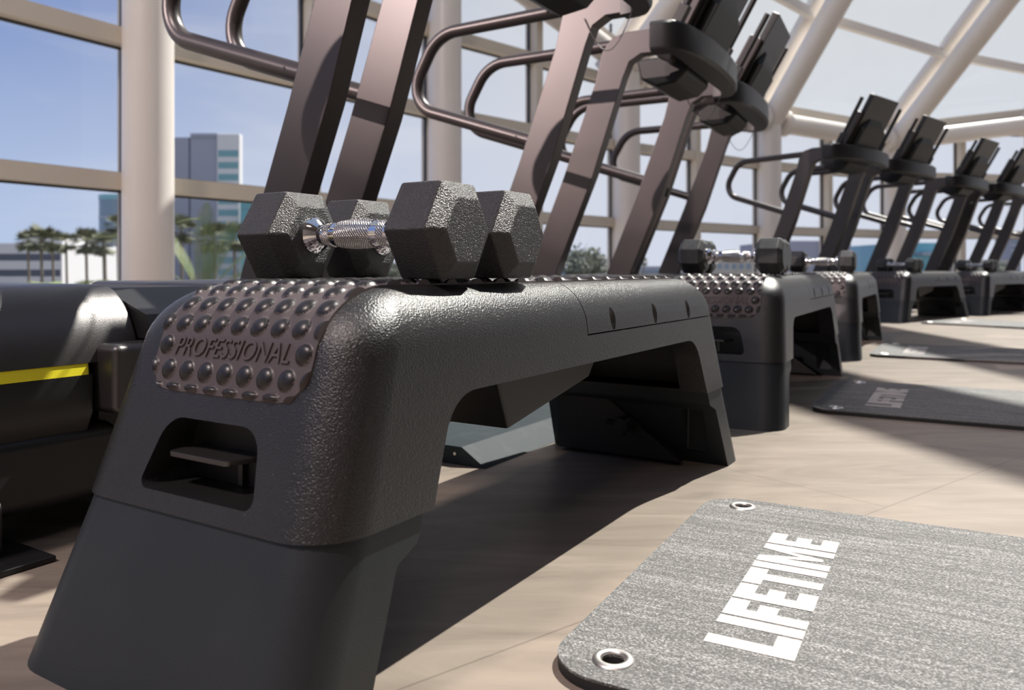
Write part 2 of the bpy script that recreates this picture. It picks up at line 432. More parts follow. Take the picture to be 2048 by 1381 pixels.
def pad_point(s, y, h):
    y += YO; x, z, nx, nz_ = profile_pt(s); ay = abs(y)
    hy = HY(z)-0; e = max(0, ay-(hy-RC)); cx = RC-sqrt(max(RC*RC-e*e, 0)) if e < RC else RC
    e2 = max(0, ay-(HY(ZT)-RTY+.004)); cz = RTZ*(1-sqrt(max(0, 1-(e2/RTY)**2)))
    x += cx*(1-nz_); z -= cz*nz_*nz_
    ny = 0
    return Vector((x+nx*h, y+ny, z+nz_*h))
PITCH, ROWP, DR, DH = .0270, .0238, .0102, .0046
def dome_h(s, y, text_row):
    best = 0
    for r in (math.floor((s-.020)/ROWP), math.floor((s-.020)/ROWP)+1):
        sc = .020+r*ROWP; off = 0 if r % 2 == 0 else PITCH/2
        c = round((y-off)/PITCH)*PITCH+off
        if r == text_row and abs(c) < .088: continue
        if abs(c) > .118: continue
        dd = (s-sc)**2+(y-c)**2
        if r < 0: dd = ((s-.004)*2.6)**2+(y-c)**2
        if dd < DR*DR: best = max(best, (sqrt(1.06-dd/(DR*DR))-.245)/.785*DH)
    return best
def make_pad(s0, s1, rad0, text_row, half=.107):
    bm = bmesh.new(); ns = int((s1-s0)/.0014); ny = 156; g = []; hs = []
    for i in range(ns+1):
        s = s0+(s1-s0)*i/ns; w = half
        if rad0 and s-s0 < rad0: w = half-rad0+sqrt(max(0, rad0**2-(rad0-(s-s0))**2))
        row = []; hr = []
        for j in range(ny+1):
            y = (j/ny*2-1)*w; h_ = dome_h(s, y, text_row); hr.append(h_); row.append(bm.verts.new(pad_point(s, y, .0012+h_)))
        g.append(row); hs.append(hr)
    for i in range(ns):
        for j in range(ny):
            f = bm.faces.new((g[i][j], g[i+1][j], g[i+1][j+1], g[i][j+1]))
            if hs[i][j] > 0 and hs[i+1][j+1] > 0: f.material_index = 1  # domes get the shaded copy of the pad rubber
    # skirt down into the shell
    rim = [(s0+(s1-s0)*i/ns) for i in range(ns+1)]
    loop = [r[0] for r in g]+g[-1][1:]+[r[-1] for r in g[-2::-1]]+g[0][-2:0:-1]
    low = []
    for v in loop:
        n = Vector((0, 0, 1)) if v.co.z > .35 else Vector((-.7, 0, .7))
        low.append(bm.verts.new(v.co-n*.008))
    for k in range(len(loop)):
        q = (k+1) % len(loop); bm.faces.new((loop[k], loop[q], low[q], low[k]))
    bmesh.ops.recalc_face_normals(bm, faces=bm.faces)
    return bm
def emboss_text(txt, width, s_base, height):
    cu = bpy.data.curves.new('t', 'FONT'); cu.body = txt; cu.size = 1; cu.extrude = .5; cu.align_x = 'CENTER'; cu.shear = .25
    cu.resolution_u = 3; cu.space_character = 1.04
    o = bpy.data.objects.new('t', cu); COL.objects.link(o)
    dg = bpy.context.evaluated_depsgraph_get(); dg.update(); me = bpy.data.meshes.new_from_object(o.evaluated_get(dg)); bpy.data.objects.remove(o)
    xs = [v.co.x for v in me.vertices]; ys = [v.co.y for v in me.vertices]; x0, x1, y0, y1 = min(xs), max(xs), min(ys), max(ys)
    bm = bmesh.new(); bm.from_mesh(me)
    bmesh.ops.subdivide_edges(bm, edges=[e for e in bm.edges if e.calc_length() > .25 and abs(e.verts[0].co.z-e.verts[1].co.z) < .1], cuts=3)
    for v in bm.verts:
        y = -((v.co.x-x0)/(x1-x0)-.5)*width; s = s_base+(v.co.y-y0)/(y1-y0)*height
        v.co = pad_point(s, y, 0.0030 if v.co.z > 0 else -.001)
    return bm
# arch opening (x,z) for the upper body and for the risers
def arch(seg=7):
    pts = [(-.425, .05), (-.404, .12), (-.385, .17), (-.352, .246)]
    poly = [(-.445, .02), (-.352, .246), (.352, .246), (.445, .02)]
    return poly_fillet(poly, [0, .055, .055, 0], 8)
def make_bench():
    root = thing('exercise_bench', '', 'bench', group='black aerobic bench decks beside the treadmills')
    b1 = bmesh.new(); prism(b1, arch(), 'y', -.3, .3); cut_arch = tmp(b1)
    ch = cutbox(-.34, .34, -.122, .122, .20, .325)                      # channel under the deck
    # grip opening in both ends
    def grip(sgn):
        b = bmesh.new(); poly = poly_fillet([(-.079, .164), (.079, .164), (.062, .228), (-.062, .228)], [.009, .009, .028, .028], 6)
        loft(b, [[(sgn*.62, y+YO, z) for y, z in poly], [(sgn*.43, y+YO, z) for y, z in poly]]); return tmp(b)
    # pockets on the inner faces of the legs
    pk = [cutbox(s*.47 if s < 0 else .36, -.36 if s < 0 else .47, -.125, .105, .152, .238) for s in (1,)]
    body = shell(SEAM, ZT-RTZ, 0, True)
    panel_cut = cutbox(-.059, .7, -.3, .3, .281, .5)
    b2 = boolean(body.copy(), [cut_arch, ch, grip(-1), pk[0]])
    b2 = boolean(b2, [panel_cut])
    b2.materials.clear(); b2.materials.append(M['deck']); link_me('deck_body', b2, root)
    # back-rest panel: the same skin, cut out 1.6 mm smaller, with four finger notches
    keep = cutbox(-.0572, .7, -.3, .3, .2828, .5)
    nts = []
    for x in (.022, .175, .325, .450):
        for s in (-1, 1):
            b = bmesh.new(); bmesh.ops.create_uvsphere(b, u_segments=16, v_segments=10, radius=1)
            for v in b.verts: v.co = Vector((x+v.co.x*.0085, s*(HY(.2995)-.0005)+v.co.y*.009, .2995+v.co.z*.0165))
            nts.append(tmp(b))
    p = boolean(body.copy(), [keep], 'INTERSECT'); p = boolean(p, [cutbox(-.34, .34, -.122, .122, .20, .325)]+nts)
    p.materials.clear(); p.materials.append(M['deck']); link_me('backrest_panel', p, root)
    # dark core behind the seam so the groove reads as a groove
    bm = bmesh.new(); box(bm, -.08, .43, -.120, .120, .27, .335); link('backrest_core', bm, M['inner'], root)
    s_split = SPAD0+(HX(ZT-RTZ+RTZ*.6)-RTX)-.064
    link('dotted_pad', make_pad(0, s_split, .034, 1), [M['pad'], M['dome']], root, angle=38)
    link('raised_lettering', emboss_text('PROFESSIONAL', .158, .0345, .0185), M['pad'], root, angle=30)
    s_end = SPAD0+2*(HX(ZT-RTZ+RTZ*.6)-RTX)-.012
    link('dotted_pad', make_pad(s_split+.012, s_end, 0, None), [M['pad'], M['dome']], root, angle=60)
    for s in (-1, 1):
        lower = shell(0, SEAM+.004, .0035)
        poly = [(-.512, -.05), (-.443, .112), (-.412, .124), (-.400, .16), (.400, .16), (.412, .124), (.443, .112), (.512, -.05)]
        poly = poly_fillet(poly, [0, .012, .01, 0, 0, .01, .012, 0], 4)
        b3 = bmesh.new(); prism(b3, poly, 'y', -.3, .3); c2 = tmp(b3)
        half = cutbox(-.7, 0, -.3, .3, -.1, .3) if s > 0 else cutbox(0, .7, -.3, .3, -.1, .3)
        ex = [cutbox(min(s*.40, s*.488), max(s*.40, s*.488), a, b, .022, .108, bev=.004) for a, b in ((-.150, -.105), (.105, .150))]
        r = boolean(lower, [c2, half]+ex); r.materials.clear(); r.materials.append(M['riser']); rs = link_me('riser', r, root)
        # slanted reinforcing gusset and star knob on the inner face
        bm = bmesh.new()
        prism(bm, [(-.11, .008), (.15, .008), (.15, .145), (.08, .145)], 'x', s*.452-.012, s*.452+.012); bevel_all(bm, .002)
        link('gusset', bm, M['inner'], rs)
        bm = bmesh.new(); tube(bm, [(s*.438, .0, .072), (s*.412, .0, .070)], .014, 12)
        for k in range(3):
            a = 2*pi*k/3+.3; tube(bm, [(s*.420, 0, .070), (s*.414, .030*cos(a), .070+.018*sin(a))], .0055, 8)
        link('star_knob', bm, M['inner'], rs)
    # grip lever inside the near opening
    bm = bmesh.new(); prism(bm, poly_fillet([(-.508, .048), (-.508, -.034), (-.44, -.060), (-.44, .050)], [.006, .006, 0, 0], 4), 'z', .1915, .1965); bevel_all(bm, .001)
    box(bm, -.475, -.44, -.016, -.010, .165, .192)
    link('release_lever', bm, M['gloss'], root)
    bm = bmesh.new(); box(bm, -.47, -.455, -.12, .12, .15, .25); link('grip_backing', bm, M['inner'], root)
    # folded back-rest support hanging under the deck
    bm = bmesh.new()
    loft(bm, [[(-.20, -.10, .30), (.16, -.10, .30), (.16, .10, .30), (-.20, .10, .30)], [(-.13, -.09, .165), (.10, -.09, .205), (.10, .09, .205), (-.13, .09, .165)]])
    bmesh.ops.recalc_face_normals(bm, faces=bm.faces); bevel_all(bm, .005)
    link('backrest_support', bm, M['inner'], root)
    return root
bench = make_bench()
def wpos(T, R, t, r): return T*t+R*r
bp1 = wpos(T1, R1, .963, -.612)
bench.location = (bp1.x, bp1.y, 0); bench.rotation_euler = (0, 0, RZ1)
bench['label'] = 'large black bench deck in the foreground with PROFESSIONAL lettering fully readable'
def from_corner(cx, cy, deg):
    T, R, rz = wing(deg); p = Vector((cx, cy, 0))+T*.545-R*.165
    return p, rz, T, R
B = [(bp1, RZ1, T1, R1)]
for (cx, cy, deg), lab in zip(((.605, 1.80, 29.3), (1.38, 3.16, 29.4), (2.70, 5.42, 50), (3.76, 6.26, 50)),
        ('black bench deck right behind the foreground one, two octagonal dumbbells on top', 'third black bench deck from the front, half hidden by the second',
         'black bench deck seen side on, fourth from the front, open dark arch below', 'most distant black bench deck, cut by the right edge of the photo')):
    p, rz, T, R = from_corner(cx, cy, deg); dup(bench, p, rz, lab); B.append((p, rz, T, R))

# ================================================================== DUMBBELLS
def make_dumbbell(sides, rad, inset, ax, w, gap, material, name='dumbbell'):
    """axis along local x; resting on a flat"""
    root = thing(name, '', 'dumbbell'); h = rad*cos(pi/sides); rot = pi/2+pi/sides if sides == 6 else pi/sides+pi/2
    def rg(x, r): return [(x, r*cos(2*pi*k/sides+rot), h+r*sin(2*pi*k/sides+rot)) for k in range(sides)]
    for s in (-1, 1):
        bm = bmesh.new(); a = s*gap/2; b = s*(gap/2+ax); c = s*(gap/2+ax+w); d = s*(gap/2+2*ax+w)
        loft(bm, [rg(a, rad-inset), rg(b, rad), rg((b+c)/2, rad), rg(c, rad), rg(d, rad-inset)])
        bmesh.ops.recalc_face_normals(bm, faces=bm.faces); bevel_all(bm, .0018, 2, 15)
        hd = link('head', bm, material, root, angle=50)
        bm = bmesh.new(); st = [(0, .0215), (.006, .0215), (.010, .019), (.014, .0145), (.016, .0125)]
        n = 28; rings = [[(s*(gap/2-x), r*cos(2*pi*k/n), h+r*sin(2*pi*k/n)) for k in range(n)] for x, r in st]
        loft(bm, rings); bmesh.ops.recalc_face_normals(bm, faces=bm.faces)
        link('collar', bm, M['chrome'], hd, angle=30)
    bm = bmesh.new(); n = 32; g2 = gap/2-.008
    st = [(-1, .0115, 0), (-.78, .0115, 0), (-.70, .0135, 1), (-.55, .0145, 1), (-.545, .0138, 0), (-.40, .0145, 0), (-.395, .0155, 1), (-.2, .0168, 1), (0, .0172, 1)]
    st = st+[(-x, r, 0) for x, r, m in st[-2::-1]]
    mats = [0, 0, 1, 0, 0, 0, 1, 1, 1, 1, 0, 0, 0, 1, 0, 0]
    mats = [0, 0, 1, 0, 0, 0, 1, 1]; mats = mats+mats[::-1]
    vs = [[bm.verts.new((x*g2, r*cos(2*pi*k/n), r*sin(2*pi*k/n))) for k in range(n)] for x, r, m in st]
    for i in range(len(vs)-1):
        for k in range(n):
            f = bm.faces.new((vs[i][k], vs[i][(k+1) % n], vs[i+1][(k+1) % n], vs[i+1][k])); f.material_index = mats[i]
    bmesh.ops.recalc_face_normals(bm, faces=bm.faces)
    link('handle', bm, [M['chrome'], M['knurl']], root, loc=(0, 0, h), angle=20)
    return root
DZ = ZT+.0052
d1 = make_dumbbell(6, .0583, .020, .013, .051, .147, M['hex'])
d1['group'] = 'hex dumbbells on the foreground bench'
def put(o, p, T, R, t, r, yaw=0, z=DZ):
    q = p+T*t+R*r; o.location = (q.x, q.y, z)
    o.rotation_euler = (0, 0, math.atan2(R.y, R.x)+yaw)
q0 = Vector((0, 0, 0))
put(d1, q0, T1, R1, .668, -.618)
d1['label'] = 'nearest hex dumbbell with its chrome knurled handle in view, on the foreground bench'
d2 = dup(d1, (0, 0, 0), 0, 'hex dumbbell behind the nearest one on the foreground bench, handle mostly hidden')
put(d2, q0, T1, R1, .788, -.618)
o1 = make_dumbbell(8, .0500, .014, .012, .046, .135, M['rubber'])
o1['group'] = 'octagonal dumbbells on the farther benches'; first = True
LAB = [('front octagonal dumbbell on the second bench deck', 'rear octagonal dumbbell on the second bench deck'),
       ('front dumbbell on the third bench deck, seen left of its raised corner', 'rear dumbbell on the third bench deck'),
       ('front dumbbell on the side-on fourth bench deck', 'rear dumbbell on the side-on fourth bench deck'),
       ('front dumbbell on the most distant bench deck', 'rear dumbbell on the most distant bench deck')]
for (p, rz, T, R), labs in zip(B[1:], LAB):
    for k, (lab, tt) in enumerate(zip(labs, (-.285, -.175))):
        if first: o = o1; first = False; o['label'] = lab
        else: o = dup(o1, (0, 0, 0), 0, lab)
        put(o, p, T, R, tt, -.01 if k else .0, yaw=random.uniform(-.03, .03))

# ================================================================== TREADMILLS
# local frame: x along the row, y towards the window (rear), origin on the floor under the elbow of the uprights
WT = .80
def make_treadmill():
    root = thing('treadmill', '', 'treadmill', group='black treadmills in a row along the window wall')
    h = WT/2
    # each upright with its bent arm: profile in (r, z), r towards the room (= -y)
    pr = [(-.470, .16), (-.400, .365), (-.255, .714), (-.125, 1.06), (-.098, 1.165), (-.060, 1.212), (0, 1.226), (.15, 1.222), (.15, 1.138), (.05, 1.140), (.006, 1.116), (-.018, 1.06), (-.135, .714), (-.282, .365), (-.350, .16)]
    for s in (-1, 1):
        bm = bmesh.new(); x0 = -h if s < 0 else h-.002
        prism(bm, [(-a, z) for a, z in pr], 'x', x0, x0+.052); bevel_all(bm, .003, 2, 25)
        u = link('upright', bm, M['frame'], root)
        # D-shaped side handrail reaching back towards the window
        xc = x0+.026
        path = fillet([(xc, .02, 1.190), (xc, .60, 1.188), (xc, .74, .955), (xc, .19, .772)], [.14, .10], 12)
        bm = bmesh.new(); tube(bm, path, .0215, 20)
        hr = link('handrail', bm, M['frame'], u, angle=60)
        bm = bmesh.new(); tube(bm, [(x0-.001, .155, 1.188), (x0+.003, .155, 1.188)], .0045, 8); tube(bm, [(xc-.0225, .27, .799), (xc-.019, .27, .799)], .004, 8)
        link('bolt', bm, M['inner'], u)
    # curved front console bar
    def bar(z0, z1, thick, off, bow):
        rings = []; n = 28
        for k in range(n+1):
            a = pi*k/n; cx = -cos(a); x = cx*(h+.052+off*.5)*1.0
            y = -(.10+(bow+off)*sin(a)**.55)
            nx, ny = -cos(a), -sin(a)
            rings.append([(x, y, z0+.012), (x-nx*.008, y-ny*.012, z0), (x-nx*thick, y-ny*thick*1.6, z0), (x-nx*thick, y-ny*thick*1.6, z1), (x-nx*.012, y-ny*.012, z1), (x, y, z1-.012)])
        bm = bmesh.new(); loft(bm, rings); bmesh.ops.recalc_face_normals(bm, faces=bm.faces); return bm
    c = link('console', bar(1.132, 1.236, .06, 0, .150), M['blackplastic'], root, angle=40)
    bm = bmesh.new(); prism(bm, poly_fillet([(-h+.10, -.10), (-h+.10, -.15), (0, -.225), (h-.05, -.15), (h-.05, -.10)], [.01, .04, .3, .04, .01], 6), 'z', 1.200, 1.232)
    link('console_tray', bm, M['blackplastic'], root)
    bm = bmesh.new(); prism(bm, poly_fillet([(-.06, 1.19), (.15, 1.19), (.14, 1.12), (.10, 1.085), (.02, 1.075), (-.04, 1.11)], .012, 4), 'x', -.15, .17)
    for v in bm.verts: v.co.y = -v.co.y
    bmesh.ops.recalc_face_normals(bm, faces=bm.faces); bevel_all(bm, .012, 3)
    link('console_housing', bm, M['inner'], root)
    # leaning display: local slab then tilt towards the room
    tilt = Matrix.Rotation(radians(29), 4, 'X')       # top leans towards -y
    def place(bm, y, z, x=0):
        for v in bm.verts:
            w = tilt @ v.co; v.co = Vector((w.x+x, w.y+y, w.z+z))
    bm = bmesh.new(); prism(bm, poly_fillet([(-.205, .0), (.205, .0), (.205, .43), (-.205, .43)], [.03, .03, .008, .008], 4), 'y', -.018, .018); bevel_all(bm, .004)
    place(bm, -.13, 1.205); sc = link('display', bm, M['blackplastic'], root)
    bm = bmesh.new(); box(bm, -.19, .19, .0182, .0195, .05, .415); place(bm, -.13, 1.205); link('screen_glass', bm, M['screen'], sc)
    bm = bmesh.new(); loft(bm, [[(-.17, -.02, .0), (.17, -.02, .0), (.17, -.05, .0), (-.17, -.05, .0)], [(-.17, -.02, .20), (.17, -.02, .20), (.17, -.055, .19), (-.17, -.055, .19)], [(-.10, -.018, .27), (.10, -.018, .27), (.10, -.03, .25), (-.10, -.03, .25)]])
    place(bm, -.13, 1.205); bmesh.ops.recalc_face_normals(bm, faces=bm.faces); bevel_all(bm, .005); link('display_bracket', bm, M['inner'], sc)
    bm = bmesh.new(); box(bm, -.012, .045, -.030, .03, -.05, .31, bev=.004); place(bm, -.10, 1.20, -.225); link('mast', bm, M['frame'], root)
    for s in (-1, 1):
        bm = bmesh.new(); tube(bm, [(0, 0, 0), (0, 0, .38)], .013, 14)
        box(bm, -.016, .016, -.02, .02, 0, .12, bev=.004); place(bm, -.13, 1.215, s*.315+.01)
        link('grip_bar', bm, M['inner'], root)
    # safety cord
    bm = bmesh.new(); pts = []
    for k in range(15):
        f = k/14; pts.append((h-.006, .02-.16*f+.0, 1.14-.11*sin(pi*f)))
    tube(bm, pts, .0016, 6); link('safety_cord', bm, M['inner'], root)
    # deck, belt and side rails running back to the window
    bm = bmesh.new(); box(bm, -h+.02, h+.03, .40, 2.05, .10, .275, bev=.02); dk = link('deck_frame', bm, M['blackplastic'], root)
    for s in (-1, 1):
        bm = bmesh.new(); box(bm, s*.37-.055+.025, s*.37+.055+.025, .16, 2.04, .272, .318, bev=.012); link('side_rail', bm, M['blackplastic'], root)
    bm = bmesh.new(); box(bm, -.28, .33, .42, 1.98, .27, .300, bev=.012); link('running_belt', bm, M['belt'], root)
    # two rounded front pods with a yellow stripe; profile in (r,z)
    def pod(x0, x1, z0, z1, grow=0, capr=.03):
        def prof(g):
            p = []
            for k in range(15):
                a = pi/2*k/14; p.append((-.125+(.100+g)*sin(a), .205+(.138+g)*cos(a)))
            p += [(-.025+g, .17), (-.045+g, .13), (-.085+g, .10-g)]
            return [(-.50, .343+g)]+p+[(-.50, .10-g)]
        outl = prof(grow); bm = bmesh.new()
        rings = []
        for x, g in ((x0, -.022), (x0+.004, -.012), (x0+.012, -.004), (x0+.024, 0), (x1-.006, 0), (x1-.002, -.002), (x1, -.006)):
            rings.append([(x, -a, z) for a, z in prof(grow+g)])
        loft(bm, rings); bmesh.ops.recalc_face_normals(bm, faces=bm.faces)
        if z0 is not None:
            for pz, clear_in in ((z0, True), (z1, False)):
                geom = list(bm.verts)+list(bm.edges)+list(bm.faces)
                r = bmesh.ops.bisect_plane(bm, geom=geom, plane_co=(0, 0, pz), plane_no=(0, 0, 1), clear_inner=clear_in, clear_outer=not clear_in)
                bmesh.ops.holes_fill(bm, edges=[e for e in r['geom_cut'] if isinstance(e, bmesh.types.BMEdge)])
        return bm
    for s in (-1, 1):
        x0, x1 = (-.44, -.085) if s < 0 else (.105, .45)
        pd = link('motor_cover', pod(x0, x1, .237, .36), M['gloss'], root, angle=50)
        if s > 0: pass
        link('stripe', pod(x0+.004, x1-.075 if s < 0 else x1-.004, .221, .2365, -.0015), M['yellow'], pd)
        link('lower_cover', pod(x0, x1-.07 if s < 0 else x1, .09, .2205, -.001), M['blackplastic'], root)
    # sunken centre section: cross member in front, slanted plate on top
    bm = bmesh.new(); box(bm, -.150, .20, -.012, .10, .165, .262, bev=.012); link('cross_member', bm, M['gloss'], root)
    bm = bmesh.new(); prism(bm, poly_fillet([(.0, .265), (.02, .30), (.13, .337), (.45, .337), (.45, .262)], .004, 3), 'x', -.083, .103); link('centre_plate', bm, M['blackplastic'], root)
    for s in (-1, 1):
        bm = bmesh.new(); box(bm, s*.27-.15, s*.27+.16, .035, .25, .045, .15, bev=.02); link('skirt', bm, M['blackplastic'], root)
    bm = bmesh.new(); box(bm, -.13, .16, .06, .11, .03, .17); link('front_skid', bm, M['inner'], root)
    # feet with round adjusters
    for s in (-1, 1):
        for y in (.085, 1.85):
            bm = bmesh.new(); prism(bm, poly_fillet([(y-.07, .006), (y+.09, .006), (y+.09, .12), (y-.02, .12), (y-.07, .07)], .012, 4), 'x', s*.33-.03, s*.33+.05)
            tube(bm, [(s*.33-.038, y-.015, .055), (s*.33-.028, y-.015, .055)], .024, 18)
            box(bm, s*.33-.07, s*.33+.09, y-.12, y+.10, 0, .008, bev=.002)
            link('foot', bm, M['inner'], root)
    bm = bmesh.new(); tube(bm, [(-.075, .075, .125), (-.045, .075, .122)], .009, 12); tube(bm, [(-.045, .075, .122), (.02, .09, .115), (.10, .12, .118)], .004, 8); link('cable', bm, M['inner'], root)
    return root
tm = make_treadmill()
def tpos(x, y, deg, near):
    """x,y is the elbow point of the near (or far) upright"""
    T, R, rz = wing(deg); p = Vector((x, y, 0))+T*(WT/2)*(1 if near else -1); return p, rz
TL = [((-.262+.0, 1.548, 31.8, False), 'nearest treadmill, yellow-striped motor cover beside the foreground bench'),
      ((.243, 2.424, 31, False), 'treadmill whose long D-shaped handrail loops beside the large cream column'),
      ((.417, 2.844, 29.0, True), 'treadmill with its rounded console end hanging highest above the middle of the row'),
      ((1.215, 4.412, 26.5, False), 'treadmill just beyond the big rounded console, its display against the sloped roof tube'),
      ((2.115, 5.556, 48, True), 'dark treadmill with a whole D-shaped handrail and display, left of the far group'),
      ((3.474, 6.85, 48, False), 'second treadmill of the far dark group'),
      ((3.957, 7.356, 48, True), 'third treadmill of the far dark group'),
      ((5.32, 8.508, 48, False), 'fourth treadmill of the far dark group, display cut by the right edge'),
      ((5.82, 9.0, 48, True), 'farthest treadmill, only its handrail curve showing at the right edge')]
for k, (a, lab) in enumerate(TL):
    p, rz = tpos(*a)
    if k == 0: tm.location = p; tm.rotation_euler = (0, 0, rz); tm['label'] = lab
    else: dup(tm, p, rz, lab)

# low bevelled floor plate beside the treadmills
def floor_plate(t0, t1, lab, first=None):
    def LP(t, r, z): v = T1*t+R1*r; return (v.x, v.y, z)
    root = thing('floor_plate', lab, 'floor plate', LP(t0, -.80, 0), RZ1)
    L_ = t1-t0
    bm = bmesh.new(); loft(bm, [[(x, 0, 0), (x, .055, .034), (x, .22, .034), (x, .22, 0)] for x in (0, L_)]); bmesh.ops.recalc_face_normals(bm, faces=bm.faces); bevel_all(bm, .0015)
    link('ramp', bm, M['plate'], root, smooth=False)
    for y in (.07, .10):
        bm = bmesh.new(); tube(bm, [(.004, y, .02), (-.0015, y, .02)], .003, 10); link('screw', bm, M['steel'], root)
    for x in (.25, .55, .9):
        bm = bmesh.new(); tube(bm, [(x, .12, .033), (x, .12, .0352)], .004, 10); link('screw', bm, M['steel'], root)
floor_plate(1.20, 2.25, 'low teal-grey floor plate with a sloping edge, seen under the foreground bench')

# ================================================================== EXERCISE MATS
def letter_rects(ch):
    """heavy block capitals as rectangles in a unit-height cell; returns width, rects"""
    b = .27
    if ch == 'L': return .62, [(0, 0, b, 1), (0, 0, .62, .27)]
    if ch == 'I': return b, [(0, 0, b, 1)]
    if ch == 'F': return .60, [(0, 0, b, 1), (0, .75, .60, 1), (0, .38, .52, .62)]
    if ch == 'E': return .60, [(0, 0, b, 1), (0, .76, .60, 1), (0, .39, .53, .61), (0, 0, .60, .24)]
    if ch == 'T': return .70, [(.21, 0, .49, 1), (0, .75, .70, 1)]
    if ch == 'M': return .92, [(0, 0, .27, 1), (.65, 0, .92, 1), 'v']
def word_mesh(txt, height, length):
    bm = bmesh.new(); x = 0; gap = .045; polys = []
    for ch in txt:
        w, rs = letter_rects(ch)
        for r in rs:
            if r == 'v': polys += [[(x+.27, 1), (x+.27, .62), (x+.40, .12), (x+.52, .12), (x+.65, .62), (x+.65, 1), (x+.46, .45)]]
            else: polys.append([(x+r[0], r[1]), (x+r[2], r[1]), (x+r[2], r[3]), (x+r[0], r[3])])
        x += w+gap
    x -= gap
    for i, q in enumerate(polys):
        z = .0002+.00001*i
        loft(bm, [[(a/x*length, b*height, 0) for a, b in q], [(a/x*length, b*height, z) for a, b in q]])
    # small registered mark ring after the last letter
    tube(bm, [(length+.008+.004*cos(k*pi/6), height*.96+.004*sin(k*pi/6), 0.0001) for k in range(12)], .0005, 4)
    bmesh.ops.recalc_face_normals(bm, faces=bm.faces)
    return bm
MW, ML, MT = .607, 1.75, .0115
def make_mat():
    """local x along the short edge (row direction), local y = -r, corner nearest the bench line at (0,0); length towards -y"""
    root = thing('exercise_mat', '', 'exercise mat', group='grey eyelet mats on the floor')
    poly = poly_fillet([(0, 0), (MW, 0), (MW, -ML), (0, -ML)], [.055]*4, 10)
    HOLES = [(.041, -.056), (MW-.041, -.056)]
    bm = bmesh.new(); loft(bm, [[(x, y, z) for x, y in poly] for z in (.0, MT-.0025)]); base = tmp(bm)
    bm = bmesh.new(); loft(bm, [[(x, y, z) for x, y in poly] for z in (MT-.0024, MT)])
    top = tmp(bm)
    cuts = []
    for x, y in HOLES:
        b = bmesh.new(); tube(b, [(x, y, -.01), (x, y, .03)], .0105, 28); cuts.append(tmp(b))
    cuts2 = [c.copy() for c in cuts]
    a = boolean(base, cuts); a.materials.clear(); a.materials.append(M['matedge']); link_me('foam_base', a, root)
    t = boolean(top, cuts2); t.materials.clear(); t.materials.append(M['mat']); link_me('woven_top', t, root)
    for x, y in HOLES:
        bm = bmesh.new(); n = 32; st = [(.0195, MT-.0005), (.0188, MT+.0012), (.0165, MT+.0026), (.0140, MT+.0030), (.0118, MT+.0020), (.0108, MT+.0), (.0106, .001)]
        loft(bm, [[(x+r*cos(2*pi*k/n), y+r*sin(2*pi*k/n), z) for k in range(n)] for r, z in st], cap=False)
        bmesh.ops.recalc_face_normals(bm, faces=bm.faces); link('eyelet', bm, M['steel'], root, angle=60)
    # letter tops face the eyelet edge: word runs along +x
    bm = word_mesh('LIFETIME', .083, .352)
    link('printed_word', bm, M['print'], root, smooth=False, loc=(.116, -.201, MT+.0002))
    return root
mt = make_mat()
def place_mat(o, ex, ey, deg):
    """ex,ey = floor point of the near eyelet"""
    T, R, rz = wing(deg); p = Vector((ex, ey, 0))-T*.041-R*.056; o.location = p; o.rotation_euler = (0, 0, rz)
place_mat(mt, .0915, .714, 28.7); mt['label'] = 'nearest grey woven mat with white LIFETIME print, filling the lower right corner'
for (x, y, d), lab in zip(((.829, 2.02, 29.8), (1.561, 3.305, 30.5), (2.82, 5.32, 52)),
        ('second grey mat from the front, beside the second bench deck', 'third grey mat from the front, lit pale by the sun', 'most distant grey mat, lying before the side-on bench deck')):
    o = dup(mt, (0, 0, 0), 0, lab); place_mat(o, x, y, d)

# ================================================================== OUTSIDE
GZ = -9.0
bm = bmesh.new(); box(bm, -900, 1200, 24, 1500, GZ-.5, GZ); box(bm, -900, -9, -100, 24, GZ-.5, GZ)
struct(link('ground', bm, mat('dry_ground', (.18, .175, .155), .9), smooth=False))
def O(px, py, d): return Vector(((px-1024)/FPX*d, d, EYE+(540-py)/FPX*d))
mw = mat('pale_tower_wall', (.33, .34, .41), .8); mwl = mat('white_tower_wall', (.64, .63, .64), .8); mg = mat('teal_office_glass', (.10, .30, .34), .15, spec=.8)
mgd = mat('blue_office_glass', (.13, .20, .28), .2, spec=.8); mbe = mat('beige_wall', (.40, .37, .34), .8); mdk = mat('dark_gap', (.10, .11, .15), .7); mpur = mat('violet_grey_cladding', (.34, .33, .42), .7)
def building(name, label, px0, px1, ytop, d, depth, m, extra=None):
    a = O(px0, ytop, d); b = O(px1, ytop, d)
    root = thing(name, label, 'building', ((a.x+b.x)/2, d, GZ)); hw = (b.x-a.x)/2; H = a.z-GZ
    bm = bmesh.new(); box(bm, -hw, hw, 0, depth, 0, H); link('walls', bm, m, root, smooth=False)
    return root, hw, H
d = 230
r, hw, H = building('office_tower', 'pale office tower with teal window bands, right of the large near column', 348, 436, 275, d, 6, mw)
bm = bmesh.new(); box(bm, -hw+4.3, -hw+4.8, -.05, 0, 0, H); link('joint', bm, mdk, r, smooth=False)
bm = bmesh.new(); box(bm, -hw+5, hw, -.6, 5, H-.0, H+1.1); link('parapet', bm, mw, r, smooth=False)
x0 = hw; x1 = hw+(481-436)/FPX*d
bm = bmesh.new(); box(bm, x0, x1, -1, 2, 0, H+.9, bev=.3); e = link('end_wing', bm, mwl, r)
